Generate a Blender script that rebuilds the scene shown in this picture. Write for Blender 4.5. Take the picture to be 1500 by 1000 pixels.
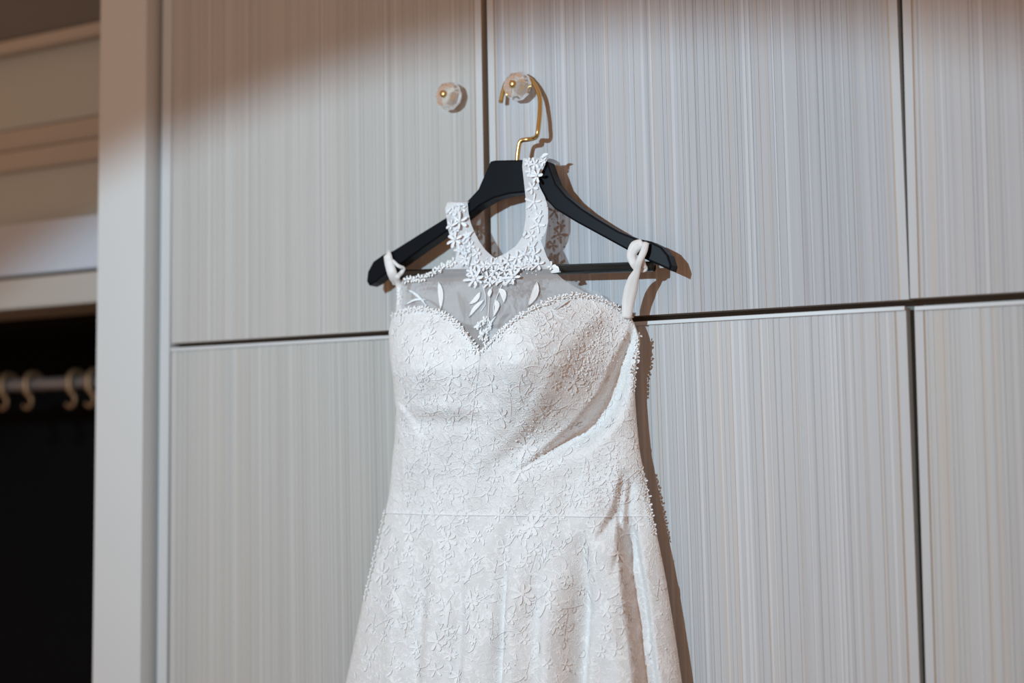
import bpy, bmesh, math, random
from mathutils import Vector, Matrix
from mathutils.bvhtree import BVHTree
random.seed(7)
S = bpy.context.scene
COL = S.collection
for o in list(bpy.data.objects): bpy.data.objects.remove(o, do_unlink=True)

# ------------------------------------------------------------------ camera
FPX = 2083.0
YAW, PITCH, ROLL = -0.50473, 0.07772, -0.01055
CP = Vector((1.29125, -1.41228, -0.14356))
fw = Vector((math.sin(YAW)*math.cos(PITCH), math.cos(YAW)*math.cos(PITCH), math.sin(PITCH)))
rt = Vector((math.cos(YAW), -math.sin(YAW), 0)); up = rt.cross(fw)
r2 = rt*math.cos(ROLL) + up*math.sin(ROLL); u2 = r2.cross(fw)
cam_d = bpy.data.cameras.new('camera'); cam = bpy.data.objects.new('camera', cam_d); COL.objects.link(cam)
m = Matrix((r2, u2, -fw)).transposed().to_4x4(); m.translation = CP; cam.matrix_world = m
cam_d.sensor_width = 36; cam_d.lens = FPX/1500*36; cam_d.clip_start = .05
cam_d.dof.use_dof = True; cam_d.dof.focus_distance = 1.53; cam_d.dof.aperture_fstop = 2.0
S.camera = cam

# ------------------------------------------------------------------ light
w = bpy.data.worlds.new('room_glow'); S.world = w; w.use_nodes = True
bg = w.node_tree.nodes['Background']; bg.inputs[0].default_value = (.40, .215, .12, 1); bg.inputs[1].default_value = 1.0
ld = bpy.data.lights.new('flash_lamp', 'SPOT'); lo = bpy.data.objects.new('flash_lamp', ld); COL.objects.link(lo)
ld.energy = 62; ld.color = (.595, .835, .985); ld.shadow_soft_size = .014
ld.spot_size = math.radians(108.8); ld.spot_blend = .14
LP = Vector((.40, -1.40, .29)); lo.location = LP
AIM = Vector((.48, 0, -1.4))
lo.rotation_euler = (AIM-LP).to_track_quat('-Z', 'Y').to_euler()
l2 = bpy.data.lights.new('flash_spill', 'POINT'); lo2 = bpy.data.objects.new('flash_spill', l2); COL.objects.link(lo2)
l2.energy = 9; l2.color = (.62, .87, 1.0); l2.shadow_soft_size = .014; lo2.location = LP
vs = S.view_settings; vs.view_transform = 'Standard'; vs.look = 'None'; vs.gamma = 1; vs.use_curve_mapping = False; vs.exposure = 0

# ------------------------------------------------------------------ measuring helpers
def ray(px, py): return ((px-750)/FPX*r2 - (py-500)/FPX*u2 + fw)
def P(px, py, Y=0.0):
    d = ray(px, py); t = (Y-CP.y)/d.y
    return CP + d*t
def proj(p):
    v = Vector(p)-CP; z = v.dot(fw)
    return 750+FPX*v.dot(r2)/z, 500-FPX*v.dot(u2)/z
def lerp(a, b, t): return a+(b-a)*t
def interp(pts, y):
    """piecewise linear; pts = [(y, x)...] sorted by y, extrapolates"""
    if y <= pts[0][0]: a, b = pts[0], pts[1]
    elif y >= pts[-1][0]: a, b = pts[-2], pts[-1]
    else:
        for a, b in zip(pts, pts[1:]):
            if y <= b[0]: break
    return a[1]+(b[1]-a[1])*(y-a[0])/(b[0]-a[0])
def smooth(t):
    t = max(0., min(1., t)); return t*t*(3-2*t)
def g2(a, b): return math.exp(-(a*a+b*b))

# ------------------------------------------------------------------ materials
def mat(name, col, rough=.6, metal=0, spec=.5, **kw):
    m = bpy.data.materials.new(name); m.use_nodes = True
    n = m.node_tree.nodes; b = n['Principled BSDF']
    b.inputs['Base Color'].default_value = (*col, 1); b.inputs['Roughness'].default_value = rough
    b.inputs['Metallic'].default_value = metal; b.inputs['Specular IOR Level'].default_value = spec
    for k, v in kw.items(): b.inputs[k.replace('_', ' ')].default_value = v
    return m
def add_bump(m, scale, dist, kind='NOISE', strength=1, var=0.0, vscale=(1,1,1), detail=3):
    t = m.node_tree; n = t.nodes; L = t.links; b = n['Principled BSDF']
    tc = n.new('ShaderNodeTexCoord'); mp = n.new('ShaderNodeMapping'); mp.inputs['Scale'].default_value = vscale
    L.new(tc.outputs['Object'], mp.inputs[0])
    if kind == 'NOISE':
        x = n.new('ShaderNodeTexNoise'); x.inputs['Scale'].default_value = scale; x.inputs['Detail'].default_value = detail; out = x.outputs['Fac']
    else:
        x = n.new('ShaderNodeTexVoronoi'); x.feature = 'DISTANCE_TO_EDGE'; x.inputs['Scale'].default_value = scale; out = x.outputs['Distance']
    L.new(mp.outputs[0], x.inputs['Vector'])
    bp = n.new('ShaderNodeBump'); bp.inputs['Strength'].default_value = strength; bp.inputs['Distance'].default_value = dist
    L.new(out, bp.inputs['Height']); L.new(bp.outputs[0], b.inputs['Normal'])
    if var:
        c = b.inputs['Base Color'].default_value[:3]
        mx = n.new('ShaderNodeMix'); mx.data_type = 'RGBA'
        mx.inputs['A'].default_value = (*[v*(1-var) for v in c], 1); mx.inputs['B'].default_value = (*[min(1, v*(1+var*.6)) for v in c], 1)
        L.new(out, mx.inputs['Factor']); L.new(mx.outputs['Result'], b.inputs['Base Color'])
    return m
M = {}
# striped laminate: colour stored per strip of relief
def laminate():
    m = mat('striped_laminate', (.6, .58, .57), .6, spec=.25)
    t = m.node_tree; n = t.nodes; L = t.links; b = n['Principled BSDF']
    a = n.new('ShaderNodeVertexColor'); a.layer_name = 'tone'
    tc = n.new('ShaderNodeTexCoord'); mp = n.new('ShaderNodeMapping'); mp.inputs['Scale'].default_value = (900, 1, 5)
    L.new(tc.outputs['Object'], mp.inputs[0])
    x = n.new('ShaderNodeTexNoise'); x.inputs['Scale'].default_value = 1; x.inputs['Detail'].default_value = 2
    L.new(mp.outputs[0], x.inputs['Vector'])
    mx = n.new('ShaderNodeMix'); mx.data_type = 'RGBA'; mx.blend_type = 'MULTIPLY'; mx.inputs['Factor'].default_value = 1
    cr = n.new('ShaderNodeValToRGB'); cr.color_ramp.elements[0].position = .3; cr.color_ramp.elements[1].position = .7
    cr.color_ramp.elements[0].color = (.95, .95, .95, 1); cr.color_ramp.elements[1].color = (1.03, 1.03, 1.03, 1)
    L.new(x.outputs['Fac'], cr.inputs[0]); L.new(a.outputs[0], mx.inputs['A']); L.new(cr.outputs[0], mx.inputs['B'])
    L.new(mx.outputs['Result'], b.inputs['Base Color'])
    return m
M['lam'] = laminate()
M['edge'] = mat('edge_banding', (.60, .61, .62), .4)
M['line'] = mat('brown_edge_line', (.42, .30, .22), .5)
M['carcass'] = add_bump(mat('carcass_board', (.20, .185, .165), .7), 40, .0004, var=.1)
M['post'] = add_bump(mat('painted_post', (.64, .65, .645), .6), 700, .0003, strength=.5, var=.03)
M['shelf'] = add_bump(mat('painted_shelf', (.52, .58, .66), .6), 60, .0003, var=.04)
M['cream'] = add_bump(mat('cream_board', (.46, .43, .39), .7), 12, .0004, var=.06, vscale=(.2, 1, 1))
M['tan'] = add_bump(mat('tan_panel', (.48, .52, .50), .7), 14, .0004, var=.08, vscale=(.2, 1, 1))
M['dusk'] = add_bump(mat('dark_top_panel', (.15, .15, .15), .8), 14, .0004, var=.08)
M['dark'] = add_bump(mat('shade_black_interior', (.006, .0065, .0075), .9, spec=.1), 30, .0003, var=.1)  # deep shade of the rod space put into the colour as near-black
M['brass'] = add_bump(mat('brass', (.72, .52, .22), .34, 1.0), 150, .0001, strength=.3)
M['shade_brass'] = add_bump(mat('shaded_brass', (.36, .21, .11), .45, .5), 150, .0001, strength=.3)  # brass of the rod hooks, closet dimness painted in as a darker brown
M['rodm'] = add_bump(mat('brushed_rod', (.42, .37, .35), .4, .4), 200, .0001, strength=.3)
M['black'] = add_bump(mat('black_lacquer', (.003, .0045, .0075), .42, spec=.11), 900, .00005, strength=.25)
M['gloss'] = add_bump(mat('black_bar_lacquer', (.008, .012, .011), .27, spec=.9), 500, .0001, strength=.5)
M['crystal'] = mat('crystal', (.97, .93, .88), .04, IOR=1.5, Transmission_Weight=.82)
M['satin'] = add_bump(mat('satin_ribbon', (.80, .77, .75), .5, Sheen_Weight=.3), 400, .0002)
def fabric(name, col, vor, dist, tr=0.0):
    m = mat(name, col, .85, spec=.2)
    t = m.node_tree; n = t.nodes; L = t.links; b = n['Principled BSDF']
    tc = n.new('ShaderNodeTexCoord')
    a = n.new('ShaderNodeTexVoronoi'); a.feature = 'DISTANCE_TO_EDGE'; a.inputs['Scale'].default_value = vor
    c = n.new('ShaderNodeTexNoise'); c.inputs['Scale'].default_value = 60; c.inputs['Detail'].default_value = 6; c.inputs['Roughness'].default_value = .7
    L.new(tc.outputs['Object'], a.inputs['Vector']); L.new(tc.outputs['Object'], c.inputs['Vector'])
    ad = n.new('ShaderNodeMath'); ad.operation = 'MULTIPLY_ADD'; ad.inputs[1].default_value = .6
    L.new(a.outputs['Distance'], ad.inputs[0]); L.new(c.outputs['Fac'], ad.inputs[2])
    bp = n.new('ShaderNodeBump'); bp.inputs['Strength'].default_value = .8; bp.inputs['Distance'].default_value = dist
    L.new(ad.outputs[0], bp.inputs['Height']); L.new(bp.outputs[0], b.inputs['Normal'])
    cr = n.new('ShaderNodeValToRGB'); cr.color_ramp.elements[0].position = .35; cr.color_ramp.elements[1].position = .62
    cr.color_ramp.elements[0].color = (*[v*.95 for v in col], 1); cr.color_ramp.elements[1].color = (*[min(1, v*1.04) for v in col], 1)
    L.new(c.outputs['Fac'], cr.inputs[0]); L.new(cr.outputs[0], b.inputs['Base Color'])
    if not tr and vor < 600:   # fine embroidered cord lines
        prev = cr.outputs[0]
        for sc, wd in ((55, .018), (95, .022)):
            z = n.new('ShaderNodeTexNoise'); z.inputs['Scale'].default_value = sc; z.inputs['Detail'].default_value = 1.5; z.inputs['Distortion'].default_value = .8
            L.new(tc.outputs['Object'], z.inputs['Vector'])
            s1 = n.new('ShaderNodeMath'); s1.operation = 'SUBTRACT'; s1.inputs[1].default_value = .5; L.new(z.outputs['Fac'], s1.inputs[0])
            s2 = n.new('ShaderNodeMath'); s2.operation = 'ABSOLUTE'; L.new(s1.outputs[0], s2.inputs[0])
            s3 = n.new('ShaderNodeMapRange'); s3.inputs['From Min'].default_value = wd*1.6; s3.inputs['From Max'].default_value = wd*.5
            L.new(s2.outputs[0], s3.inputs['Value'])
            s4 = n.new('ShaderNodeMath'); s4.operation = 'MULTIPLY'; s4.inputs[1].default_value = .75; L.new(s3.outputs[0], s4.inputs[0])
            mx2 = n.new('ShaderNodeMix'); mx2.data_type = 'RGBA'; L.new(s4.outputs[0], mx2.inputs['Factor']); L.new(prev, mx2.inputs['A'])
            mx2.inputs['B'].default_value = (.93, .93, .93, 1); prev = mx2.outputs['Result']
            a2 = n.new('ShaderNodeMath'); a2.operation = 'MULTIPLY_ADD'; a2.inputs[1].default_value = .35
            L.new(s3.outputs[0], a2.inputs[0]); src_ = bp.inputs['Height'].links[0].from_socket; L.new(src_, a2.inputs[2]); L.new(a2.outputs[0], bp.inputs['Height'])
        L.new(prev, b.inputs['Base Color'])
    if tr:
        out = n['Material Output']; tb = n.new('ShaderNodeBsdfTransparent'); mx = n.new('ShaderNodeMixShader')
        mx.inputs[0].default_value = 1-tr
        L.new(tb.outputs[0], mx.inputs[1]); L.new(b.outputs[0], mx.inputs[2]); L.new(mx.outputs[0], out.inputs[0])
    return m
M['fabric'] = fabric('lace_covered_satin', (.85, .85, .85), 420, .0012)
M['skirt'] = fabric('layered_tulle', (.79, .79, .79), 500, .0008)
M['tulle'] = fabric('sheer_tulle', (.82, .81, .82), 900, .0004, .64)
M['strapt'] = fabric('embroidered_tulle', (.86, .86, .88), 700, .0008, .28)
M['lace'] = fabric('raised_lace', (.91, .91, .91), 1500, .0004)
M['thread'] = fabric('lace_thread', (.88, .88, .90), 1500, .0004)
M['bead'] = mat('clear_beads', (.92, .92, .94), .12, spec=.8)
M['floor'] = add_bump(mat('wood_floor', (.25, .17, .11), .5), 8, .001, var=.2, vscale=(8, 1, 1))
M['wall'] = add_bump(mat('painted_wall', (.55, .48, .42), .8), 60, .0005, var=.05)

# ------------------------------------------------------------------ object helpers
def tag(o, label=None, cat=None, group=None, kind=None):
    for k, v in (('label', label), ('category', cat), ('group', group), ('kind', kind)):
        if v: o[k] = v
    return o
def empty(name, loc=(0, 0, 0)):
    o = bpy.data.objects.new(name, None); COL.objects.link(o); o.location = loc; o.empty_display_size = .02; return o
def mk(name, verts, faces, mats, parent=None, smoothf=True, midx=None, origin=None):
    """verts are world positions; origin is the object origin"""
    og = Vector(origin) if origin is not None else Vector((0, 0, 0))
    me = bpy.data.meshes.new(name); me.from_pydata([tuple(Vector(v)-og) for v in verts], [], faces)
    if not isinstance(mats, (list, tuple)): mats = [mats]
    for m_ in mats: me.materials.append(m_)
    if smoothf: me.polygons.foreach_set('use_smooth', [True]*len(me.polygons))
    if midx: me.polygons.foreach_set('material_index', midx)
    me.update()
    o = bpy.data.objects.new(name, me); COL.objects.link(o)
    if parent is not None:
        o.parent = parent; o.location = og - world_loc(parent)
    else: o.location = og
    return o
def world_loc(o):
    v = Vector(o.location)
    while o.parent is not None:
        o = o.parent; v += Vector(o.location)
    return v
def box(name, a, b, m_, parent=None, bevel=.0015, origin=None):
    x0, y0, z0 = a; x1, y1, z1 = b
    bm = bmesh.new(); bmesh.ops.create_cube(bm, size=1)
    for v in bm.verts: v.co = Vector((lerp(x0, x1, v.co.x+.5), lerp(y0, y1, v.co.y+.5), lerp(z0, z1, v.co.z+.5)))
    if bevel: bmesh.ops.bevel(bm, geom=bm.edges[:], offset=bevel, segments=2, affect='EDGES', profile=.6)
    vs_ = [v.co.copy() for v in bm.verts]; bm.verts.index_update()
    fs = [[v.index for v in f.verts] for f in bm.faces]; bm.free()
    return mk(name, vs_, fs, m_, parent, False, origin=origin or ((x0+x1)/2, (y0+y1)/2, min(z0, z1)))
def tube_geo(path, rad, seg=10, flat=1.0, closed=False, up_hint=Vector((0, 1, 0))):
    vs_, fs = [], []; n = len(path); path = [Vector(p) for p in path]
    for i, p in enumerate(path):
        a = path[(i-1) % n] if (closed or i > 0) else p; b = path[(i+1) % n] if (closed or i < n-1) else p
        d = (b-a).normalized(); s = d.cross(up_hint)
        if s.length < .05: s = d.cross(Vector((1, 0, .3)))
        s.normalize(); q = s.cross(d).normalized()
        r = rad(i/(n-1)) if callable(rad) else rad
        for k in range(seg):
            an = 2*math.pi*k/seg; vs_.append(p+s*math.cos(an)*r+q*math.sin(an)*r*flat)
    rng = n if closed else n-1
    for i in range(rng):
        for k in range(seg):
            k2 = (k+1) % seg; j = (i+1) % n
            fs.append([i*seg+k, i*seg+k2, j*seg+k2, j*seg+k])
    if not closed:
        fs.append(list(range(seg))); fs.append(list(range((n-1)*seg, n*seg))[::-1])
    return vs_, fs
def spline(pts, n=8):
    pts = [Vector(p) for p in pts]; out = []
    q = [pts[0]*2-pts[1]]+pts+[pts[-1]*2-pts[-2]]
    for i in range(1, len(q)-2):
        for k in range(n):
            t = k/n; a, b, c, d = q[i-1], q[i], q[i+1], q[i+2]
            out.append(.5*((2*b)+(c-a)*t+(2*a-5*b+4*c-d)*t*t+(3*b-a-3*c+d)*t**3))
    out.append(pts[-1]); return out
def lathe_geo(center, prof, seg=24, flute=0, nf=8):
    """profile of (distance in front of door, radius), axis along -y"""
    vs_, fs = [], []; c = Vector(center)
    for (d, r) in prof:
        for k in range(seg):
            a = 2*math.pi*k/seg; rr = r*(1+flute*math.cos(nf*a))
            vs_.append(c+Vector((rr*math.cos(a), -d, rr*math.sin(a))))
    for i in range(len(prof)-1):
        for k in range(seg):
            k2 = (k+1) % seg; fs.append([i*seg+k, (i+1)*seg+k, (i+1)*seg+k2, i*seg+k2])
    fs.append(list(range(seg))); fs.append(list(range((len(prof)-1)*seg, len(prof)*seg))[::-1])
    return vs_, fs

# ================================================================== SETTING
FLOOR = -1.66
o = box('floor', (-2.4, -2.6, FLOOR-.05), (2.4, .75, FLOOR), M['floor'], None, 0); tag(o, kind='structure')
o = box('wall_back', (-2.4, .66, FLOOR), (2.4, .74, 1.15), M['wall'], None, 0); tag(o, kind='structure')

# ------------------------------------------------------------------ wardrobe with six striped doors
WT = .78; WB = FLOOR+.001
wardrobe = tag(empty('wardrobe', (.72, .3, WB)), 'tall pale wardrobe with vertically striped doors behind the hanging dress', 'wardrobe')
XL = P(235, 400).x; XR = 1.94
box('carcass', (XL+.001, .0235, WB), (XR, .62, WT), M['carcass'], wardrobe, .001)
# stile left of the doors
xs0, xs1 = P(235.5, 400).x, P(249.5, 400).x
box('stile', (xs0, -.001, WB), (xs1, .023, WT), M['edge'], wardrobe, .0012)
TINT = {1: (.505, .488, .470), 2: (.49, .495, .52), 3: (.515, .510, .520), 4: (.500, .490, .470), 5: (.555, .555, .565), 6: (.53, .53, .53)}
def stripe_tones(rng, n, seed):
    out = []; base = 0; t0 = TINT[seed]; amp = .55 if seed in (1, 4) else 1
    for i in range(n):
        if i % 9 == 0: base = rng.uniform(-.02, .02)
        r = rng.random(); j = rng.uniform(-.012, .012)
        if r < .10: d = (.085, .085, .09)
        elif r < .17: d = (-.055, -.06, -.065)
        elif r < .25: d = (.02, -.015, -.05)
        elif r < .50: d = (.005, 0, -.01)
        else: d = (0, 0, 0)
        out.append([max(.1, v+(q+base+j)*amp) for v, q in zip(t0, d)])
    return out
def door(seed, xl, xr, z0, z1, edgeL=True, edgeR=True, label=None, dy=0.0):
    """xl, xr: functions of height; front face made of narrow raised and recessed strips"""
    rng = random.Random(seed)
    W = xr(z0)-xl(z0); segs = []; x = 0.0
    if edgeL: segs += [(.0085, 0.0, (.58, .585, .595)), (.0018, .0006, (.44, .33, .25))]
    used = sum(s[0] for s in segs); lim = W-(.0105 if edgeR else 0)
    wd = []
    while used < lim:
        q = rng.choice((.0009, .0012, .0016, .0016, .0024, .0034)); q = min(q, lim-used)
        wd.append(q); used += q
        if lim-used < .0003: break
    for q, c in zip(wd, stripe_tones(rng, len(wd), seed)): segs.append((q, rng.choice((0, 0, .0003, .0005)), c))
    if edgeR: segs += [(.0018, .0006, (.50, .40, .32)), (.0085, 0.0, (.58, .585, .595))]
    vs_, fs, cols = [], [], []
    zs = [z0, z1]
    T = sum(s[0] for s in segs); Y = dy
    x = 0
    def col(u, y): 
        i = len(vs_)
        for z in zs: vs_.append((lerp(xl(z), xr(z), u), y, z))
        return i
    back = Y+.0185
    first = col(0, back); prev = col(0, Y+.0)
    fs.append([first, first+1, prev+1, prev]); cols.append((.60, .58, .55))
    lasty = Y
    for (q, dd, c) in segs:
        y = Y+dd
        if abs(y-lasty) > 1e-7:
            nx = col(x/T, y); fs.append([prev, prev+1, nx+1, nx]); cols.append(c); prev = nx
        x += q; nx = col(x/T, y); fs.append([prev, prev+1, nx+1, nx]); cols.append(c); prev = nx; lasty = y
    last = col(1, back); fs.append([prev, prev+1, last+1, last]); cols.append((.60, .58, .55))
    fs.append([last, last+1, first+1, first]); cols.append((.5, .45, .4))
    n = len(vs_)//2
    fs.append([2*i for i in range(n)]); cols.append((.5, .42, .34))
    fs.append([2*i+1 for i in range(n)][::-1]); cols.append((.66, .66, .66))
    o = mk('door', vs_, fs, M['lam'], wardrobe, False, origin=((xl(z0)+xr(z0))/2, dy, z0))
    ca = o.data.color_attributes.new('tone', 'FLOAT_COLOR', 'CORNER')
    k = 0
    for f, c in zip(o.data.polygons, cols):
        for li in f.loop_indices: ca.data[li].color = (*c, 1)
    bm = bmesh.new(); bm.from_mesh(o.data); bmesh.ops.recalc_face_normals(bm, faces=bm.faces); bm.to_mesh(o.data); bm.free()
    if label: o['label'] = label
    return o
def edgefun(a, b):
    pa, pb = P(*a), P(*b)
    return lambda z: pa.x+(pb.x-pa.x)*(z-pa.z)/(pb.z-pa.z)
# heights of the seam between upper and lower doors
def zz(px, py): return P(px, py).z
eL = edgefun((253, 100), (251, 500)); eM1 = edgefun((705.5, 80), (710.5, 375)); eM2 = edgefun((714.5, 80), (720, 375))
eR1 = edgefun((1313.5, 0), (1331.5, 437)); eR2 = edgefun((1322, 0), (1333.5, 433))
lL = edgefun((251, 510), (248, 990)); lR1 = edgefun((1327.5, 470), (1347, 995)); lR2 = edgefun((1340, 470), (1356, 995))
lM1 = edgefun((720, 500), (737, 990)); lM2 = edgefun((729, 500), (746, 990))
XE1 = XR-.002
d_ul = door(1, eL, eM1, .0035, WT-.01, False, True, 'upper left door, a crystal knob near its right edge')
d_um = door(2, eM2, eR1, .0028, WT-.01, True, True, 'upper middle door, the hanger hangs from its knob')
d_ur = door(3, eR2, lambda z: XE1, .0035, WT-.01, True, True, 'upper right door, cut by the edge of the photo', -.001)
d_ll = door(4, lL, lM1, WB+.08, -.0035, False, True, 'lower left door')
d_lm = door(5, lM2, lR1, WB+.08, -.0045, True, True, 'lower middle door behind the dress')
d_lr = door(6, lR2, lambda z: XE1, WB+.08, -.0055, True, True, 'lower right door')
# pale edge band along the top of the lower doors
for d, a, b, zt in ((d_ll, lL, lM1, -.0035), (d_lm, lM2, lR1, -.0045), (d_lr, lR2, lambda z: XE1, -.0055)):
    box('edge_band', (a(zt)+.0005, -.0022, zt-.0035), (b(zt)-.0005, .001, zt+.0008), M['edge'], d, .0006)
box('plinth', (XL+.01, .02, WB), (XR-.01, .04, WB+.075), M['edge'], wardrobe, .001)
box('top_board', (XL, -.002, WT), (XR, .62, WT+.02), M['edge'], wardrobe, .001)

# crystal knobs
def knob(d, px, py):
    c = P(px, py, -.026); c = Vector((c.x, 0, c.z))
    v, f = lathe_geo(c, [(0, .0085), (.002, .009), (.003, .006), (.0055, .0045), (.0075, .0045)], 20); mk('knob_base', v, f, M['brass'], d, origin=c)
    pr = [(.0055, .006), (.0065, .0115), (.009, .0152), (.013, .0168), (.018, .0162), (.022, .0138), (.0248, .010), (.026, .0055)]
    v, f = lathe_geo(c, pr, 40, .022, 10); mk('crystal_knob', v, f, M['crystal'], d, False, origin=c)['label'] = 'clear cut crystal knob'
    v, f = lathe_geo(c, [(.0250, .0042), (.0270, .0044), (.0287, .0035), (.0293, .0014)], 16); mk('knob_screw', v, f, M['brass'], d, origin=c)['label'] = 'round brass screw head'
    return c
k1 = knob(d_ul, 649.5, 137.6)
k2 = knob(d_um, 751, 123)

# ------------------------------------------------------------------ open closet at the left
xp0, xp1 = P(141, 500, -.022).x, P(211.5, 300, -.022).x
closet = tag(empty('open_closet', (-.6, .3, WB)), 'blurred open closet with pale post, cream shelves and dark rod space at left', 'closet')
xe = XL-.0055
box('post', (xp0, -.022, WB), (min(xp1, xe), .022, WT+.02), M['post'], closet, .0015)['label'] = 'wide pale upright post'
box('post_return', (xp1-.03, .0225, WB), (xe, .62, WT+.02), M['post'], closet, .001)
XC0 = -2.15; XC1 = xp1-.031
def band(name, ya, yb, Y, th, m_, bev=.003):
    za = P(70, ya, Y).z; zb = P(70, yb, Y).z
    return box(name, (XC0, Y, zb), (XC1, Y+th, za), m_, closet, bev)
band('fascia', 322, 399, .10, .03, M['shelf'])
z1 = P(70, 403, .085).z; z2 = P(70, 449, .085).z
box('shelf', (XC0, .085, z2), (XC1, .58, z1), M['cream'], closet, .006)['label'] = 'cream shelf board with rounded front edge'
for ya, yb, Y, m_, b in ((243, 326, .15, M['tan'], .004), (212, 244, .142, M['cream'], .007), (180, 213, .15, M['cream'], .009), (64, 181, .158, M['tan'], .004), (46, 66, .14, M['cream'], .006), (-60, 47, .17, M['dusk'], .003)):
    band('panel_board', ya, yb, Y, .03, m_, b)
box('closet_back', (XC0, .60, WB), (XC1, .62, z2), M['dark'], closet, 0)['label'] = 'back of the rod space, its deep shade painted black'
box('closet_side', (XC1-.012, .03, WB+.002), (XC1-.001, .598, z2-.001), M['dark'], closet, 0)
box('closet_side', (XC0, .03, WB+.002), (XC0+.012, .598, z2-.001), M['dark'], closet, 0)
box('closet_lid', (XC0+.013, .20, z2-.012), (XC1-.013, .598, z2-.0005), M['dark'], closet, 0)
box('closet_floor', (XC0+.013, .03, WB), (XC1-.013, .598, WB+.02), M['dark'], closet, 0)
box('post', (XC0-.07, -.022, WB), (XC0-.001, .62, WT+.02), M['post'], closet, .0015)
rY = .34; ra = P(5, 565, rY); 
v, f = tube_geo([Vector((XC0+.012, rY, ra.z)), Vector((XC1-.012, rY, ra.z))], .0105, 20); mk('rod', v, f, M['rodm'], closet, origin=(-.7, rY, ra.z))['label'] = 'metal hanging rod'
labs = ['blurred brass hook on the closet rod, cut by the left frame edge', 'blurred brass hook on the closet rod, second from the left',
        'blurred brass hook on the closet rod, third from the left', 'blurred brass hook on the closet rod, nearest the pale post']
for px, lb in zip((13, 49, 112, 140), labs):
    c = P(px, 565, rY); x = c.x; z = ra.z
    path = [(x+.004, rY+.0165, z-.010), (x+.002, rY+.0165, z+.004), (x, rY+.009, z+.0165), (x, rY-.006, z+.0175), (x-.001, rY-.0155, z+.008), (x, rY-.016, z-.010),
            (x+.006, rY-.0155, z-.018), (x+.0125, rY-.0155, z-.026), (x+.011, rY-.0155, z-.037), (x+.002, rY-.0155, z-.0415), (x-.006, rY-.0155, z-.037)]
    v, f = tube_geo(spline(path, 6), lambda t: .0052-.0022*smooth((t-.45)/.3), 8)
    tag(mk('rod_hook', v, f, M['shade_brass'], None, origin=(x, rY, z)), lb, 'hook', 'brass hooks on the closet rod')

# ================================================================== HANGER
hanger = tag(empty('clothes_hanger', P(755, 300, -.04)), 'black wooden clothes hanger with brass hook, hung on the right crystal knob', 'hanger')
HF, HB = -.037, -.017
outline = [(718, 236), (724, 234.5), (790, 233), (801, 236), (806, 250), (813, 268), (828, 286), (850, 304), (876, 321), (905, 338), (932, 349), (952, 353), (968, 361), (978, 373), (983, 388), (981, 396),
           (975, 393), (950, 382), (922, 368), (880, 345), (845, 326), (812, 306), (800, 293), (785, 284.5), (765, 282), (745, 284), (722, 290), (700, 302), (686, 313), (655, 338), (620, 362), (588, 385),
           (566, 399), (548, 414), (540, 418), (536.5, 412), (538, 398), (546, 383), (560, 373), (575, 367), (610, 345), (652, 319), (676, 303), (686, 292), (700, 277), (709, 256)]
pts = [P(x, y, HF) for x, y in outline]
bm = bmesh.new()
vf = [bm.verts.new(p) for p in pts]; face = bm.faces.new(vf)
ret = bmesh.ops.extrude_face_region(bm, geom=[face]); nv = [e for e in ret['geom'] if isinstance(e, bmesh.types.BMVert)]
for v in nv: v.co.y = HB
bmesh.ops.recalc_face_normals(bm, faces=bm.faces)
rim = [e for e in bm.edges if abs(e.verts[0].co.y-e.verts[1].co.y) < 1e-6]
bmesh.ops.bevel(bm, geom=rim, offset=.0022, segments=3, affect='EDGES', profile=.5)
bmesh.ops.triangulate(bm, faces=[f for f in bm.faces if len(f.verts) > 4])
bm.verts.index_update()
o = mk('hanger_body', [v.co.copy() for v in bm.verts], [[v.index for v in f.verts] for f in bm.faces], M['black'], hanger, False, origin=P(755, 300, -.041)); bm.free()
o['label'] = 'flat matt black shoulders and neck'
ba, bb = P(573, 402.5, -.027), P(958, 390, -.027)
v, f = tube_geo([ba, bb], .0056, 20); o = mk('trouser_bar', v, f, M['gloss'], hanger, origin=(ba+bb)/2); o['label'] = 'glossy black round bar'
hk = [(757.5, 240, -.027), (758.5, 225, -.027), (761, 210, -.027), (765, 205.5, -.027), (775, 204, -.026), (783, 202, -.0135), (787, 197, -.025), (789.5, 180, -.022), (791, 160, -.017), (790.5, 142, -.012),
      (785, 127, -.0085), (776, 116, -.0062), (763, 110.5, -.0052), (750, 112, -.0052), (742, 120, -.007), (737, 134, -.010), (733.5, 150, -.013)]
v, f = tube_geo(spline([P(*q) for q in hk], 6), .0026, 12); o = mk('hook', v, f, M['brass'], hanger, origin=P(775, 204, -.026)); o['label'] = 'brass wire hook'

# ================================================================== DRESS
dress = tag(empty('wedding_dress', P(755, 600, -.05)), 'white lace halter-neck wedding dress hanging on the black hanger', 'dress')
NECK = [(560, 470), (577, 458), (600, 450), (622, 449), (645, 455), (665, 467), (682, 485), (694, 503), (704, 513), (715, 503), (735, 482), (758, 463), (785, 447), (815, 434), (845, 429), (872, 433), (897, 444), (915, 456), (927, 467), (940, 488), (1000, 560)]
LEFT = [(440, 585), (455, 577), (485, 570), (520, 571), (560, 576), (600, 580), (640, 579), (680, 575), (720, 571), (745, 566), (770, 560), (830, 546), (880, 533), (940, 520), (1000, 507), (1700, 352)]
RIGHT = [(440, 905), (460, 922), (475, 930), (500, 938), (520, 935), (545, 930), (580, 930), (620, 933), (660, 937), (690, 943), (720, 949), (760, 957), (800, 966), (850, 976), (900, 984), (950, 992), (1000, 999), (1700, 1110)]
zpy = {}
DPR = [(430, .052), (480, .070), (540, .080), (600, .072), (650, .062), (700, .056), (750, .055), (800, .062), (900, .078), (1000, .092), (1700, .15), (2400, .2)]
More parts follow.
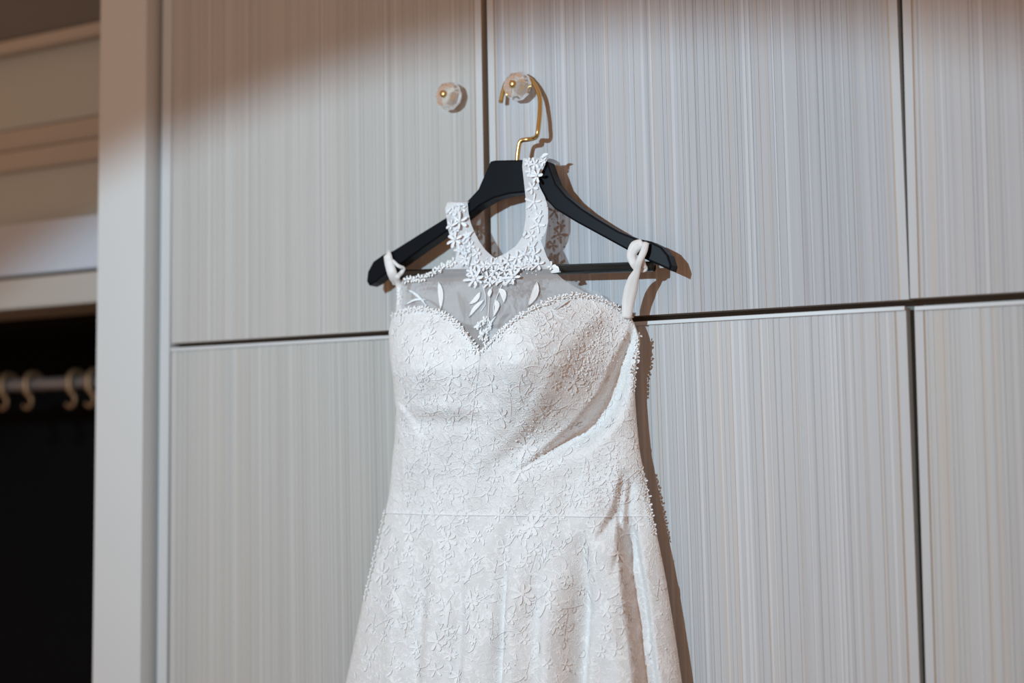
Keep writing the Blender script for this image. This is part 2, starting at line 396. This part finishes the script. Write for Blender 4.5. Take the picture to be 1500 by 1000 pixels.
def bumps(px, py):
    """shape of the front in metres, towards the viewer"""
    b = 0.0
    b += .018*g2((px-632)/52, (py-530)/58)
    b += .042*g2((px-785)/68, (py-520)/85)
    b -= .006*g2((px-703)/16, (py-560)/60)
    # right cup turns away and ends in a crease that runs down to the left
    if py < 760:
        cx = interp([(455, 940), (490, 915), (520, 897), (575, 872), (620, 836), (655, 797), (690, 757)], py)
        k = smooth((py-440)/40)*smooth((705-py)/90)
        s = (px-cx)
        b += -.024*k*smooth((s+5)/9)*(1-smooth((s-14)/70))
        b += -.020*k*smooth((s+72)/62)*(1-smooth((s-10)/70))
        b += .0025*k*math.exp(-((s+12)/12)**2)
        b += .0012*k*math.sin(s/5.5)*math.exp(-((s+45)/35)**2)
    # crease under left cup
    b += .003*g2((px-650)/60, (py-598-(px-650)*.05)/12) - .0025*g2((px-650)/60, (py-618)/13)
    lx = interp([(570, 572), (600, 596), (640, 620), (690, 628)], min(max(py, 570), 690))
    k = smooth((py-575)/30)*smooth((730-py)/70)
    b += .005*k*(1-smooth((px-lx+5)/10))
    # diagonal drag folds on the right side panel
    if px > 800:
        k = smooth((py-600)/60)*smooth((830-py)/60)*smooth((px-800)/40)
        b += .0045*k*math.sin((px*.75+py*.55-1040)/17.)
    # soft puckers at the waist
    b += .0016*math.sin(px/9.5+1.3*math.sin(py/31))*math.exp(-((py-745)/45)**2)
    b += .0012*math.sin(px/13+py/23)*smooth((py-480)/60)*(1 if py < 900 else max(0, 1-(py-900)/300))
    # skirt folds
    if py > 740:
        q = (py-740)/260.; a = smooth(q*1.5); aa = a*(1+.5*max(0, q-1))
        s = px-interp([(740, 742), (800, 740), (1000, 728), (1400, 705)], py)
        b += aa*(-.011*math.exp(-(s/8)**2) + .010*math.exp(-((s-22)/18)**2) + .006*math.exp(-((s+34)/24)**2))
        s = px-interp([(740, 856), (820, 851), (1000, 842), (1400, 822)], py)
        b += aa*(-.022*math.exp(-(s/15)**2) + .010*math.exp(-((s+40)/20)**2))
        s = px-interp([(740, 896), (780, 904), (860, 917), (1000, 935), (1400, 985)], py)
        b += smooth(q*3.2)*(1+.4*max(0, q-1))*(.013*smooth((s+60)/45)*(1-smooth((s-6)/30)) - .036*smooth((s+1.5)/4)*(1-smooth((s-12)/24)))
        s = px-interp([(740, 620), (1000, 603), (1400, 575)], py)
        b += aa*(-.009*math.exp(-(s/15)**2)+.007*math.exp(-((s+28)/17)**2)+.006*math.exp(-((s-26)/17)**2))
        s = px-interp([(740, 680), (1000, 668)], py)
        b += aa*(-.006*math.exp(-(s/9)**2))
        s = px-interp([(740, 792), (1000, 786)], py)
        b += aa*(-.005*math.exp(-(s/11)**2))
    if 690 < py < 900:   # short folds at the right side of the waist
        s = px-interp([(690, 912), (740, 900), (780, 880)], py)
        b += -.010*smooth((py-680)/30)*smooth((800-py)/40)*smooth((s+3)/6)*(1-smooth((s-6)/22))
        s = px-interp([(640, 924), (700, 920), (760, 912)], py)
        b += -.010*smooth((py-690)/30)*smooth((850-py)/60)*smooth((s+3)/6)*(1-smooth((s-6)/18))
    return b
NT = 300
def section(xc, a, z, t, D):
    """front point of the garment for t in -1..1"""
    u = min(1, abs(t)); prof = (1-u**2.4)**.62
    x = xc+a*t; y = -(.022+(D-.022)*prof)
    q = proj((x, y, z)); y -= bumps(*q)*(1-u**8)
    return Vector((x, min(y, -.012), z))
def solve_row(z, seed):
    xc, a = seed
    for it in range(7):
        c = [section(xc, a, z, -1+2*k/48, interp(DPR, proj((xc, -.06, z))[1])) for k in range(49)]
        pr = [proj(p) for p in c]
        lo_ = min(pr, key=lambda q: q[0]-interp(LEFT, q[1])); hi = max(pr, key=lambda q: q[0]-interp(RIGHT, q[1]))
        el = lo_[0]-interp(LEFT, lo_[1]); er = hi[0]-interp(RIGHT, hi[1])
        xl_, xr_ = xc-a, xc+a
        xl_ -= el/1150*.9; xr_ -= er/1150*.9
        xc, a = (xl_+xr_)/2, (xr_-xl_)/2
        if abs(el)+abs(er) < .4: break
    return xc, a
ztop = P(750, 415, -.09).z; zbot = FLOOR+.02
zs = []; z = ztop
while z > zbot:
    zs.append(z); pyv = proj((.55, -.08, z))[1]
    z -= .0022 if pyv < 1010 else .02
zs.append(zbot)
rows = []; seed = (.52, .17)
for z in zs:
    seed = solve_row(z, seed); rows.append((z, seed[0], seed[1], interp(DPR, proj((seed[0], -.06, z))[1])))
def row_at(z):
    for r0, r1 in zip(rows, rows[1:]):
        if z >= r1[0]:
            t = (r0[0]-z)/(r0[0]-r1[0]); t = max(0, t)
            return [lerp(a, b, t) for a, b in zip(r0, r1)]
    return rows[-1]
def surf(t, z):
    r = row_at(z); return section(r[1], r[2], z, t, r[3])
npts = NECK
def neck_py(px): return interp(npts, px)
zw = P(760, 757, -.08).z
def ts(n): return [math.sin(math.pi/2*(-1+2*i/n))*.35+(-1+2*i/n)*.65 for i in range(n+1)]
T = ts(NT)
ztops = []
for t in T:
    hi, lo_ = ztop, P(700, 640, -.09).z
    for it in range(14):
        mid = (hi+lo_)/2; q = proj(surf(t, mid))
        if q[1] < neck_py(q[0]): hi = mid
        else: lo_ = mid
    ztops.append((hi+lo_)/2)
def grid_mesh(name, fn, nu, nv, m_, parent, origin, solid=0):
    vs_ = [fn(i, j) for j in range(nv+1) for i in range(nu+1)]
    fs = [[j*(nu+1)+i, (j+1)*(nu+1)+i, (j+1)*(nu+1)+i+1, j*(nu+1)+i+1] for j in range(nv) for i in range(nu)]
    o = mk(name, vs_, fs, m_, parent, origin=origin)
    return o, vs_, fs
NR = 130
def bod(i, j):
    return surf(T[i], lerp(ztops[i], zw, j/NR))
bodice, bv, bf = grid_mesh('bodice', bod, NT, NR, M['fabric'], dress, P(755, 620, -.08)); 
bodice['label'] = 'fitted sweetheart bodice of lace over satin'
# skirt: same outline with gathers growing downwards
zk = [z for z in zs if z < zw-.0008]; zk = [zw]+zk
srows = {}
def sk(i, j): return surf(T[i], zk[j])
skirt, sv, sf = grid_mesh('skirt', sk, NT, len(zk)-1, M['skirt'], dress, P(755, 900, -.08)); skirt['label'] = 'gathered tulle and lace skirt'
# back of the dress, close to the doors
BT = P(750, 478, -.022).z
def bk(i, j):
    zt = min(BT, ztops[0]+0.0) if i == 0 else (min(BT, ztops[-1]) if i == 48 else BT)
    z = lerp(zt, zw, j/30) if j <= 30 else zk[int(round((j-30)/50*(len(zk)-1)))]
    r = row_at(z); t = -1+2*i/48
    return Vector((r[1]+r[2]*t, -.022+.012*(1-abs(t)**3), z))
back, kv, kf = grid_mesh('dress_back', bk, 48, 80, M['fabric'], dress, P(755, 620, -.02)); back['label'] = 'back of bodice and skirt, seen only through the neckline'
# waist seam
v, f = tube_geo([surf(t, zw)+Vector((0, -.0004, 0)) for t in T[6:-6]], .0007, 5); mk('waist_seam', v, f, M['thread'], dress, origin=P(755, 757, -.08))
# short boning seam below the neckline
bb_ = BVHTree.FromPolygons(bv, bf)
def cast(px, py, tree):
    h = tree.ray_cast(CP, ray(px, py).normalized()); return (h[0], h[1]) if h[0] is not None else (None, None)
seam = [cast(lerp(704, 690, k/12), lerp(520, 622, k/12), bb_)[0] for k in range(13)]
v, f = tube_geo([p+Vector((0, -.0004, 0)) for p in seam if p], .0007, 5); mk('center_seam', v, f, M['thread'], dress, origin=P(695, 570, -.1))

# ---- sheer panels (row strips between measured left and right borders)
def necksurf(px):
    q, n_ = cast(px, neck_py(px)+5, bb_)
    return q.y if q else -.06
NS = {x: necksurf(x) for x in range(575, 940, 5)}
def nsf(px):
    a = int(max(575, min(930, px))//5*5); b = min(a+5, 935); return lerp(NS[a], NS[b], (max(575, min(930, px))-a)/5)
def panelY(px, py):
    n_ = neck_py(px); top = 375
    if n_ <= top+5: return -.034
    k = max(0, min(1, (n_-py)/(n_-top)))
    return lerp(nsf(px)+.003, -.040, k**.8) if py <= n_ else nsf(px)+.003+.0005*(py-n_)
def strip(name, L_, R_, y0, y1, Yf, m_, nu=24, step=3, parent=None, label=None):
    n = int((y1-y0)/step)
    vs_ = []
    for j in range(n+1):
        py = lerp(y0, y1, j/n); xa, xb = interp(L_, py), interp(R_, py)
        for i in range(nu+1):
            px = lerp(xa, xb, i/nu); vs_.append(P(px, py, Yf(px, py)))
    fs = [[j*(nu+1)+i, (j+1)*(nu+1)+i, (j+1)*(nu+1)+i+1, j*(nu+1)+i+1] for j in range(n) for i in range(nu)]
    o = mk(name, vs_, fs, m_, parent or dress, origin=vs_[len(vs_)//2])
    if label: o['label'] = label
    return o, vs_, fs
pL = [(376, 668), (384, 656), (392, 642), (400, 625), (405, 603), (409, 590), (420, 585), (440, 584), (460, 583), (530, 690)]
pR = [(376, 800), (384, 806), (392, 810), (400, 815), (410, 826), (420, 842), (428, 857), (436, 880), (444, 897), (480, 830), (530, 712)]
ip, iv, if_ = strip('illusion_panel', pL, pR, 388, 524, panelY, M['tulle'], 60, 2, label='sheer tulle yoke above the sweetheart neckline')
# back yoke with its own straight upper edge
tb, _, _ = strip('back_yoke', [(398, 612), (404, 598), (470, 590), (490, 585)], [(398, 800), (404, 812), (430, 880), (470, 915), (490, 920)], 402, 488, lambda x, y: -.012, M['tulle'], 20, 4, label='sheer tulle back seen through the yoke')
ed = [P(lerp(600, 690, k/14), 404+2*math.sin(k*.9), -.0135) for k in range(15)]
v, f = tube_geo(ed, .0011, 5); mk('back_yoke_edge', v, f, M['thread'], dress, origin=ed[7])
ed = [P(lerp(690, 812, k/14), 403-4*k/14+1.0*math.sin(k*1.3), -.0135) for k in range(15)]
v, f = tube_geo(ed, .0008, 5); mk('back_yoke_edge', v, f, M['thread'], dress, origin=ed[7])

# ---- halter straps: sheer embroidered bands
sl, s1v, s1f = strip('halter_strap', [(297, 655), (306, 652), (318, 654), (335, 656), (352, 661), (365, 669), (376, 668), (388, 655), (394, 650)],
      [(297, 685), (310, 686), (325, 689), (340, 695), (355, 703), (366, 711), (376, 722), (388, 745), (394, 745)], 297, 394,
      lambda x, y: -.0415-.003*smooth((y-330)/40)-.0012*math.sin(x/5), M['strapt'], 20, 3, label='left lace halter strap over the hanger arm')
srr, s2v, s2f = strip('halter_strap', [(230, 766), (245, 765), (262, 767), (290, 770), (320, 770), (345, 766), (360, 756), (370, 742), (380, 722), (394, 700)],
      [(230, 803), (240, 799), (255, 792), (264, 788), (275, 791), (288, 798), (305, 803), (325, 803), (340, 799), (352, 792), (362, 796), (376, 801), (394, 812)], 232, 394,
      lambda x, y: -.0415-.003*smooth((y-330)/40)-.0012*math.sin(x/6), M['strapt'], 20, 3, label='right lace halter strap over the hanger neck')
# parts of the straps that go over and behind the hanger
def over(pxa, pxb, py, dz, label=None):
    vs_ = []; n = 10
    for j in range(n+1):
        a = math.pi*j/n; Y = -.0272-.0143*math.cos(a); 
        for k in range(7):
            q = P(lerp(pxa[0], pxb[0], k/6), lerp(pxa[1], pxb[1], k/6), -.0415); vs_.append(Vector((q.x, Y, q.z+dz*math.sin(a))))
    for j in range(3):
        for k in range(7):
            q = vs_[n*7+k]; vs_.append(q+Vector((.0, .0005*math.sin(j), -.007*(j+1))))
    fs = [[j*7+k, (j+1)*7+k, (j+1)*7+k+1, j*7+k+1] for j in range(n+3) for k in range(6)]
    mk('strap_loop', vs_, fs, M['strapt'], dress, origin=vs_[0])
over((655, 298), (685, 298), 0, .004)
over((766, 233), (803, 233), 0, .002)

# side straps of satin
def ribbon(name, path, width, m_, parent, label=None, n=6):
    pts_ = spline([P(*p[:3]) for p in path], n); ws = [p[3] if len(p) > 3 else width for p in path]
    vs_ = []
    for i, p in enumerate(pts_):
        a = pts_[max(0, i-1)]; b = pts_[min(len(pts_)-1, i+1)]; d = (b-a).normalized(); view = (p-CP).normalized()
        nrm = Vector((.3, -1, 0)).normalized(); s = d.cross(nrm).normalized()
        tt = i/(len(pts_)-1)*(len(ws)-1); k = min(int(tt), len(ws)-2); wd = lerp(ws[k], ws[k+1], tt-k)/2
        for q in (-1, -.33, .33, 1): vs_.append(p+s*wd*q+nrm*.0004*(1-q*q))
        for q in (1, .33, -.33, -1): vs_.append(p+s*wd*q-nrm*.0004)
    m8 = 8; fs = []
    for i in range(len(pts_)-1):
        for k in range(m8):
            fs.append([i*m8+k, i*m8+(k+1) % m8, (i+1)*m8+(k+1) % m8, (i+1)*m8+k])
    fs.append(list(range(8))[::-1]); fs.append(list(range((len(pts_)-1)*8, len(pts_)*8)))
    o = mk(name, vs_, fs, m_, parent, origin=pts_[len(pts_)//2])
    if label: o['label'] = label
    return o
HL = -.0405
ribbon('hanging_loop', [(566, 374, -.0160, .007), (567, 371, HL, .009), (570, 385, HL-.001, .011), (574, 399, HL-.001, .0115), (578, 410, -.0360, .011), (580, 418, -.0280, .008)], .011, M['satin'], dress, 'left satin loop around the hanger tip')
ribbon('hanging_loop', [(575, 381, HL, .003), (583, 389, HL, .004), (591, 393, -.0360, .004), (588, 399, -.0350, .005), (582, 406, HL+.001, .006), (584, 416, -.0320, .0075), (586, 435, -.0300, .0075), (584, 458, -.0280, .008)], .006, M['satin'], dress, 'left satin strap end')
ribbon('hanging_loop', [(945, 352, -.0190, .006), (943, 355, HL, .008), (931, 361, HL-.001, .013), (925, 374, HL-.002, .010), (929, 386, HL-.002, .009), (935, 396, -.0385, .007)], .01, M['satin'], dress, 'right satin loop around the hanger tip')
ribbon('hanging_loop', [(947, 355, HL-.002, .006), (943, 368, HL-.004, .0075), (936, 384, HL-.004, .007), (933, 397, -.0400, .0075), (928, 409, -.0360, .012), (924, 424, -.0330, .0145), (920, 444, -.0310, .0135), (918, 466, -.0320, .0105)], .01, M['satin'], dress, 'right satin strap running down to the bodice')
ribbon('hanging_loop', [(941, 377, HL-.003, .004), (943, 388, -.0390, .005), (945, 394, -.0360, .0055), (936, 396, -.0350, .005)], .005, M['satin'], dress, 'small knot tail of the right loop')

# ------------------------------------------------------------------ lace motifs
allv = []; allf = []
for vv, ff in ((bv, bf), (sv, sf), (iv, if_), (s1v, s1f), (s2v, s2f)):
    b0 = len(allv); allv += list(vv); allf += [[k+b0 for k in f] for f in ff]
TREE = BVHTree.FromPolygons(allv, allf)
BOD = BVHTree.FromPolygons(list(bv)+list(sv), bf+[[k+len(bv) for k in f] for f in sf])
def frame_at(px, py, rot):
    h, n_ = cast(px, py, TREE)
    if h is None: return None
    if n_.dot(h-CP) > 0: n_ = -n_
    a = Vector((1, 0, 0)); a = (a-n_*a.dot(n_)).normalized(); b = n_.cross(a)*-1
    if b.z < 0: b = -b
    return h, n_, a*math.cos(rot)+b*math.sin(rot), -a*math.sin(rot)+b*math.cos(rot)
STRICT = True
def place(fr, pts2, lift=.0008):
    h, n_, a, b = fr; out = []
    for (u, v_, hh) in pts2:
        p = h+a*u+b*v_; r = TREE.ray_cast(p+n_*.02, -n_, .045)
        if r[0] is None or (r[0]-p).length > .0045+.35*math.hypot(u, v_):
            if STRICT: return None
            q = p
        else: q = r[0]
        out.append(q+n_*(hh+lift))
    return out
def petals(n, R, wid, cup=.0016, jit=.12, cen=True, rng=random):
    pts2, fs = [], []
    for k in range(n):
        a0 = 2*math.pi*k/n+rng.uniform(-jit, jit); L_ = R*rng.uniform(.85, 1.12); b0 = len(pts2); W_ = wid*rng.uniform(.85, 1.15)
        pts2.append((math.cos(a0)*L_*.55, math.sin(a0)*L_*.55, .0001))
        for q in range(8):
            an = 2*math.pi*q/8; u = L_*.55+L_*.45*math.cos(an); v_ = W_*math.sin(an)*(.75+.25*math.cos(an+.3))
            pts2.append((u*math.cos(a0)-v_*math.sin(a0), u*math.sin(a0)+v_*math.cos(a0), cup*(1 if abs(q-4) > 1 else .4)))
        fs += [[b0, b0+1+q, b0+1+(q+1) % 8] for q in range(8)]
    if cen:
        b0 = len(pts2); pts2.append((0, 0, cup*1.9)); rr = R*.2
        for q in range(6): pts2.append((rr*math.cos(q*math.pi/3), rr*math.sin(q*math.pi/3), cup*.7))
        fs += [[b0, b0+1+q, b0+1+(q+1) % 6] for q in range(6)]
    return pts2, fs
def leafgeo(L_, W_, h=.0014, bend=.15, x0=0):
    """leaf with raised rim and mid rib"""
    pts2, fs = [], []; n = 6
    for i in range(n+1):
        s = i/n; wv = W_*math.sin(math.pi*min(1, s*1.0))**.8*(1.15-.4*s) if 0 < s < 1 else 0; c = bend*L_*math.sin(math.pi*s)
        x = x0+s*L_
        pts2 += [(x, c-wv, h*.9), (x, c-wv*.5, h*.25), (x, c, h), (x, c+wv*.5, h*.25), (x, c+wv, h*.9)]
    for i in range(n):
        for k in range(4): fs.append([i*5+k, (i+1)*5+k, (i+1)*5+k+1, i*5+k+1])
    return pts2, fs
def spriggeo(L_, k=4, rng=random):
    pts2, fs = [], []; n = 8; bend = rng.uniform(-.35, .35)
    def cy(s): return bend*L_*math.sin(s*2.4)
    for i in range(n+1):
        s = i/n; pts2 += [(s*L_, cy(s)-.0005, .0004), (s*L_, cy(s), .0006), (s*L_, cy(s)+.0005, .0004)]
    for i in range(n):
        for q in range(2): fs.append([i*3+q, (i+1)*3+q, (i+1)*3+q+1, i*3+q+1])
    for j in range(k):
        s = .2+.8*j/(k-1); sg = 1 if j % 2 else -1; an = sg*rng.uniform(.6, 1.1) if j < k-1 else bend
        lp, lf = leafgeo(L_*rng.uniform(.24, .36), L_*.055, .0006, .1); b0 = len(pts2)
        for (u, v_, h) in lp: pts2.append((s*L_+u*math.cos(an)-v_*math.sin(an), cy(s)+u*math.sin(an)+v_*math.cos(an), h))
        fs += [[q+b0 for q in f] for f in lf]
    return pts2, fs
count = {}
def motif(name, px, py, rot, geo, m_='lace', lift=.0004, label=None, parent=None):
    if count.get(name, 0) >= 295: return None
    fr = frame_at(px, py, rot)
    if fr is None: return None
    v = place(fr, geo[0], lift)
    if v is None: return None
    count[name] = count.get(name, 0)+1
    o = mk(name, v, geo[1], M[m_], parent or dress, True, origin=fr[0])
    if label: o['label'] = label
    return o
R = random.Random(11)
STRICT = False
# collar cluster, in thick raised flowers
col_pts = [(668, 372), (682, 380), (697, 386), (690, 398), (703, 402), (712, 393), (722, 386), (733, 388), (745, 384), (757, 378), (768, 372), (778, 383), (764, 391), (752, 396), (740, 400), (727, 398), (716, 406), (704, 412),
           (728, 410), (741, 411), (754, 406), (697, 404), (750, 414), (720, 417), (776, 392), (785, 372), (660, 384), (676, 366), (790, 386)]
for (x, y) in col_pts:
    motif('lace_flower', x+R.uniform(-2, 2), y+R.uniform(-2, 2), R.uniform(0, 6), petals(5, R.uniform(.006, .0095), .0022, .0017, rng=R), 'thread', .0014)
# larger blooms at the foot of the collar
for (x, y, r) in ((697, 411, .0125), (752, 409, .013), (668, 352, .010), (674, 325, .011), (789, 258, .009)):
    motif('lace_flower', x, y, R.uniform(0, 6), petals(6, r, .0026, .003, rng=R), 'thread', .002)
# straps
for (x, y, r) in ((664, 309, .009), (676, 305, .008), (670, 318, .009), (661, 330, .008), (668, 340, .007), (684, 345, .006), (676, 356, .009), (690, 360, .009), (699, 370, .008), (664, 345, .006),
                  (784, 240, .009), (777, 252, .008), (780, 275, .010), (782, 296, .013), (790, 316, .009), (788, 329, .014), (778, 345, .009), (775, 362, .007), (774, 238, .007), (796, 236, .007)):
    motif('lace_flower', x, y, R.uniform(0, 6), petals(5, r*.8, .0021, .0012, rng=R), 'thread', .0006)
for k in range(22):
    x, y = R.choice([(R.uniform(656, 686), R.uniform(300, 345)), (R.uniform(664, 705), R.uniform(345, 380)), (R.uniform(770, 798), R.uniform(236, 350)), (R.uniform(745, 800), R.uniform(352, 392))])
    motif('lace_leaf', x, y, R.uniform(0, 6.3), leafgeo(R.uniform(.008, .014), .0018, .0018, R.uniform(-.2, .2)), 'thread', .0012)
STRICT = True
# free-hanging leaves below the collar
def leaf_px(x0, y0, x1, y1, wpx, bend=.12, m_='lace'):
    a, _ = cast(x0, y0, TREE); b, _ = cast(x1, y1, TREE)
    if a is None or b is None: return
    d = b-a; fr = frame_at(x0, y0, 0); h, n_, u, v_ = fr
    rot = math.atan2(d.dot(v_), d.dot(u)); L_ = math.hypot(d.dot(u), d.dot(v_))
    motif('lace_leaf', x0, y0, rot, leafgeo(L_, wpx/2/1100, .0016 if y0 < 450 else .0006, bend), m_, .0012 if y0 < 450 else .0003)
for a in ((644, 413, 647, 455, 8, .04), (787, 414, 773, 452, 9, .06), (706, 428, 689, 447, 8, .1), (732, 424, 740, 446, 8, .12), (712, 440, 689, 466, 7, -.15), (727, 440, 724, 468, 8, .2), (598, 424, 626, 446, 3, .05),
          (720, 424, 719, 437, 7, 0), (834, 440, 812, 455, 3, .02), (860, 428, 820, 447, 4, .05), (604, 428, 628, 450, 3, .05), (595, 448, 628, 440, 3, .1)):
    leaf_px(*a)
def thread_px(pl, rad=.0007, name='lace_stem'):
    pts_ = []
    for i in range(len(pl)-1):
        for k in range(6):
            h, n_ = cast(lerp(pl[i][0], pl[i+1][0], k/6), lerp(pl[i][1], pl[i+1][1], k/6), TREE)
            if h is not None: pts_.append(h-Vector((0, .0012 if pl[0][1] < 425 else .0003, 0)))
    if len(pts_) > 3:
        v, f = tube_geo(pts_, rad, 5); mk(name, v, f, M['thread'], dress, origin=pts_[0])
thread_px([(708, 418), (712, 432), (712, 446), (704, 458)]); thread_px([(736, 418), (729, 434), (724, 450), (725, 466)]); thread_px([(722, 420), (718, 434), (716, 462), (713, 500)], .0006)
# sprig in the V of the neckline
for k in range(16):
    y = R.uniform(470, 506); sp = (510-y)*.45
    motif('lace_leaf', 711+R.uniform(-sp, sp), y, R.uniform(.8, 2.3), leafgeo(R.uniform(.008, .013), .0017, .0016), 'lace', .001)
for (x, y) in ((712, 470), (704, 478), (719, 482), (708, 491), (714, 500)):
    motif('lace_flower', x, y, R.uniform(0, 6), petals(5, .0062, .002, .0018, rng=R), 'lace', .001)

STRICT = False
# scalloped edges of the neckline and the yoke
def edging(pts, spacing, size, name='lace_scallop', m_='lace', out=(0, 1)):
    acc = 0; i = 0
    L_ = [(Vector((a[0], a[1])), Vector((b[0], b[1]))) for a, b in zip(pts, pts[1:])]
    for a, b in L_:
        n = max(1, int((b-a).length/spacing))
        for k in range(n):
            q = a.lerp(b, k/n)
            motif(name, q.x, q.y, R.uniform(0, 6.3), petals(4, size*R.uniform(.75, 1.25), size*.33, .0017, .3, False, rng=R), m_, .0010)
edging([(x, y+4) for x, y in NECK[1:9]], 5.5, .0046)
edging([(x, y+4) for x, y in NECK[8:19]], 5.5, .0046)
edging([(665, 383), (642, 396), (622, 408), (604, 409), (590, 412)], 6, .0052)
edging([(801, 362), (804, 376), (808, 390), (814, 400)], 6, .0055)
edging([(587, 414), (586, 452)], 8, .005)
edging([(934, 492), (932, 520), (927, 545), (926, 575)], 5.5, .0042)
edging([(937, 688), (944, 715), (950, 745), (958, 785)], 5.5, .0042)
edging([(565, 752), (556, 790), (546, 835), (534, 885)], 11, .0055)
for (x, y, r) in ((810, 384, .9), (813, 394, -.5), (811, 402, .1)):
    motif('lace_leaf', x-4, y, r, leafgeo(.012, .0028, .0022), 'lace', .0025)
STRICT = True
for (x, y) in ((795, 233), (799, 240)):
    STRICT = False; motif('lace_leaf', x, y, .3, leafgeo(.012, .002, .002), 'lace', .002); STRICT = True
# motifs over bodice and skirt
def inside(px, py): 
    return interp(LEFT, py)+5 < px < interp(RIGHT, py)-5 and py > neck_py(px)+8
placed = []
def scatter(n, y0, y1, mind, fn, dens=lambda x, y: 1):
    tries = 0; k = 0
    while k < n and tries < n*60:
        tries += 1
        y = R.uniform(y0, y1); x = R.uniform(510, 1000)
        if not inside(x, y) or R.random() > dens(x, y): continue
        if any((x-a)**2+(y-b)**2 < mind*mind for a, b in placed): continue
        placed.append((x, y)); fn(x, y); k += 1
# chosen larger motifs where the photo shows them
for (x, y, r) in ((662, 552, .013), (655, 575, .011), (770, 655, .017), (762, 690, .014), (720, 560, .012), (800, 470, .010), (600, 520, .010), (628, 492, .010), (890, 700, .014), (840, 560, .012),
                  (560, 840, .015), (600, 780, .012), (655, 790, .013), (780, 770, .014), (860, 830, .012), (905, 810, .012), (765, 870, .013), (690, 880, .012), (640, 940, .012), (900, 640, .012), (735, 610, .013), (612, 560, .010)):
    placed.append((x, y)); motif('lace_flower', x, y, R.uniform(0, 6), petals(R.choice((5, 6, 7)), r, r*.24, .0007, rng=R), 'lace', .0004)
for a in ((602, 566, 622, 570, 8, .1), (575, 860, 590, 905, 7, .1), (950, 905, 957, 930, 11, .1), (935, 870, 955, 850, 9, .2), (800, 880, 790, 905, 8, .1), (660, 880, 655, 920, 8, -.1), (945, 935, 950, 960, 8, .1), 
          (648, 632, 662, 650, 5, .1), (690, 830, 680, 856, 8, .1), (740, 850, 752, 880, 6, .1), (575, 545, 592, 555, 5, .1)):
    leaf_px(*a)
def d_hi(x, y): return 1 if y < 830 else max(.25, 1-(y-830)/220)
scatter(130, 450, 990, 19, lambda x, y: motif('lace_flower', x, y, R.uniform(0, 6), petals(R.choice((5, 5, 6)), R.uniform(.005, .0095), .0020, .0006, rng=R), 'lace', .0003), d_hi)
scatter(170, 450, 990, 13, lambda x, y: motif('lace_sprig', x, y, R.uniform(0, 6.3), spriggeo(R.uniform(.016, .030), R.choice((3, 4, 5)), R), 'lace', .0003), d_hi)
scatter(200, 455, 1000, 9, lambda x, y: motif('lace_leaf', x, y, R.uniform(0, 6.3), leafgeo(R.uniform(.007, .016), R.uniform(.0011, .002), .0006, R.uniform(-.3, .3)), 'lace', .0003), d_hi)
# curling stems
for k in range(60):
    y = R.uniform(470, 980); x = R.uniform(540, 960)
    if not inside(x, y) or not inside(x+20, y+10): continue
    a0 = R.uniform(0, 6.3); c = R.uniform(-.5, .5); pl = [(x, y)]
    for q in range(5):
        a0 += c; x += 7*math.cos(a0); y += 7*math.sin(a0)
        if inside(x, y): pl.append((x, y))
    if len(pl) > 3: thread_px(pl, .0005)
# tiny beads sewn on: nobody could count them
bmv, bmf = [], []
ico = bmesh.new(); bmesh.ops.create_icosphere(ico, subdivisions=1, radius=1); iv_ = [v.co.copy() for v in ico.verts]; ico.verts.index_update(); ifc = [[v.index for v in f.verts] for f in ico.faces]; ico.free()
def bead(x, y, r):
    h, n_ = cast(x, y, TREE)
    if h is None: return
    b0 = len(bmv); c = h-n_*r*.4 if n_.dot(h-CP) > 0 else h+n_*r*.4
    for v in iv_: bmv.append(c+v*r)
    bmf.extend([[q+b0 for q in f] for f in ifc])
for k in range(260): 
    t = R.random(); x = R.gauss(872, 22); y = R.gauss(505+ (872-x)*.8, 28)
    if inside(x, y): bead(x, y, R.uniform(.0006, .0011))
for k in range(160):
    x = R.gauss(775, 14); y = R.gauss(655, 22)
    if inside(x, y): bead(x, y, R.uniform(.0006, .0011))
for k in range(120):
    x = R.gauss(893, 14); y = R.gauss(700, 22)
    if inside(x, y): bead(x, y, R.uniform(.0006, .0011))
for k in range(200):
    x, y = R.uniform(520, 980), R.uniform(460, 990)
    if inside(x, y): bead(x, y, R.uniform(.0006, .001))
for k in range(110): bead(R.gauss(725, 30), R.gauss(396, 9), R.uniform(.0007, .0013))
for k in range(30): bead(R.uniform(656, 690), R.uniform(305, 370), R.uniform(.0007, .0012))
for k in range(40): bead(R.uniform(771, 802), R.uniform(236, 385), R.uniform(.0007, .0012))
for a, b in zip(NECK[1:18], NECK[2:19]):
    for k in range(7): bead(lerp(a[0], b[0], k/7), lerp(a[1], b[1], k/7)+R.uniform(3, 9), R.uniform(.0006, .0011))
tag(mk('beads', bmv, bmf, M['bead'], dress, origin=P(755, 600, -.08)), 'tiny glassy beads sewn over the lace', kind='stuff')
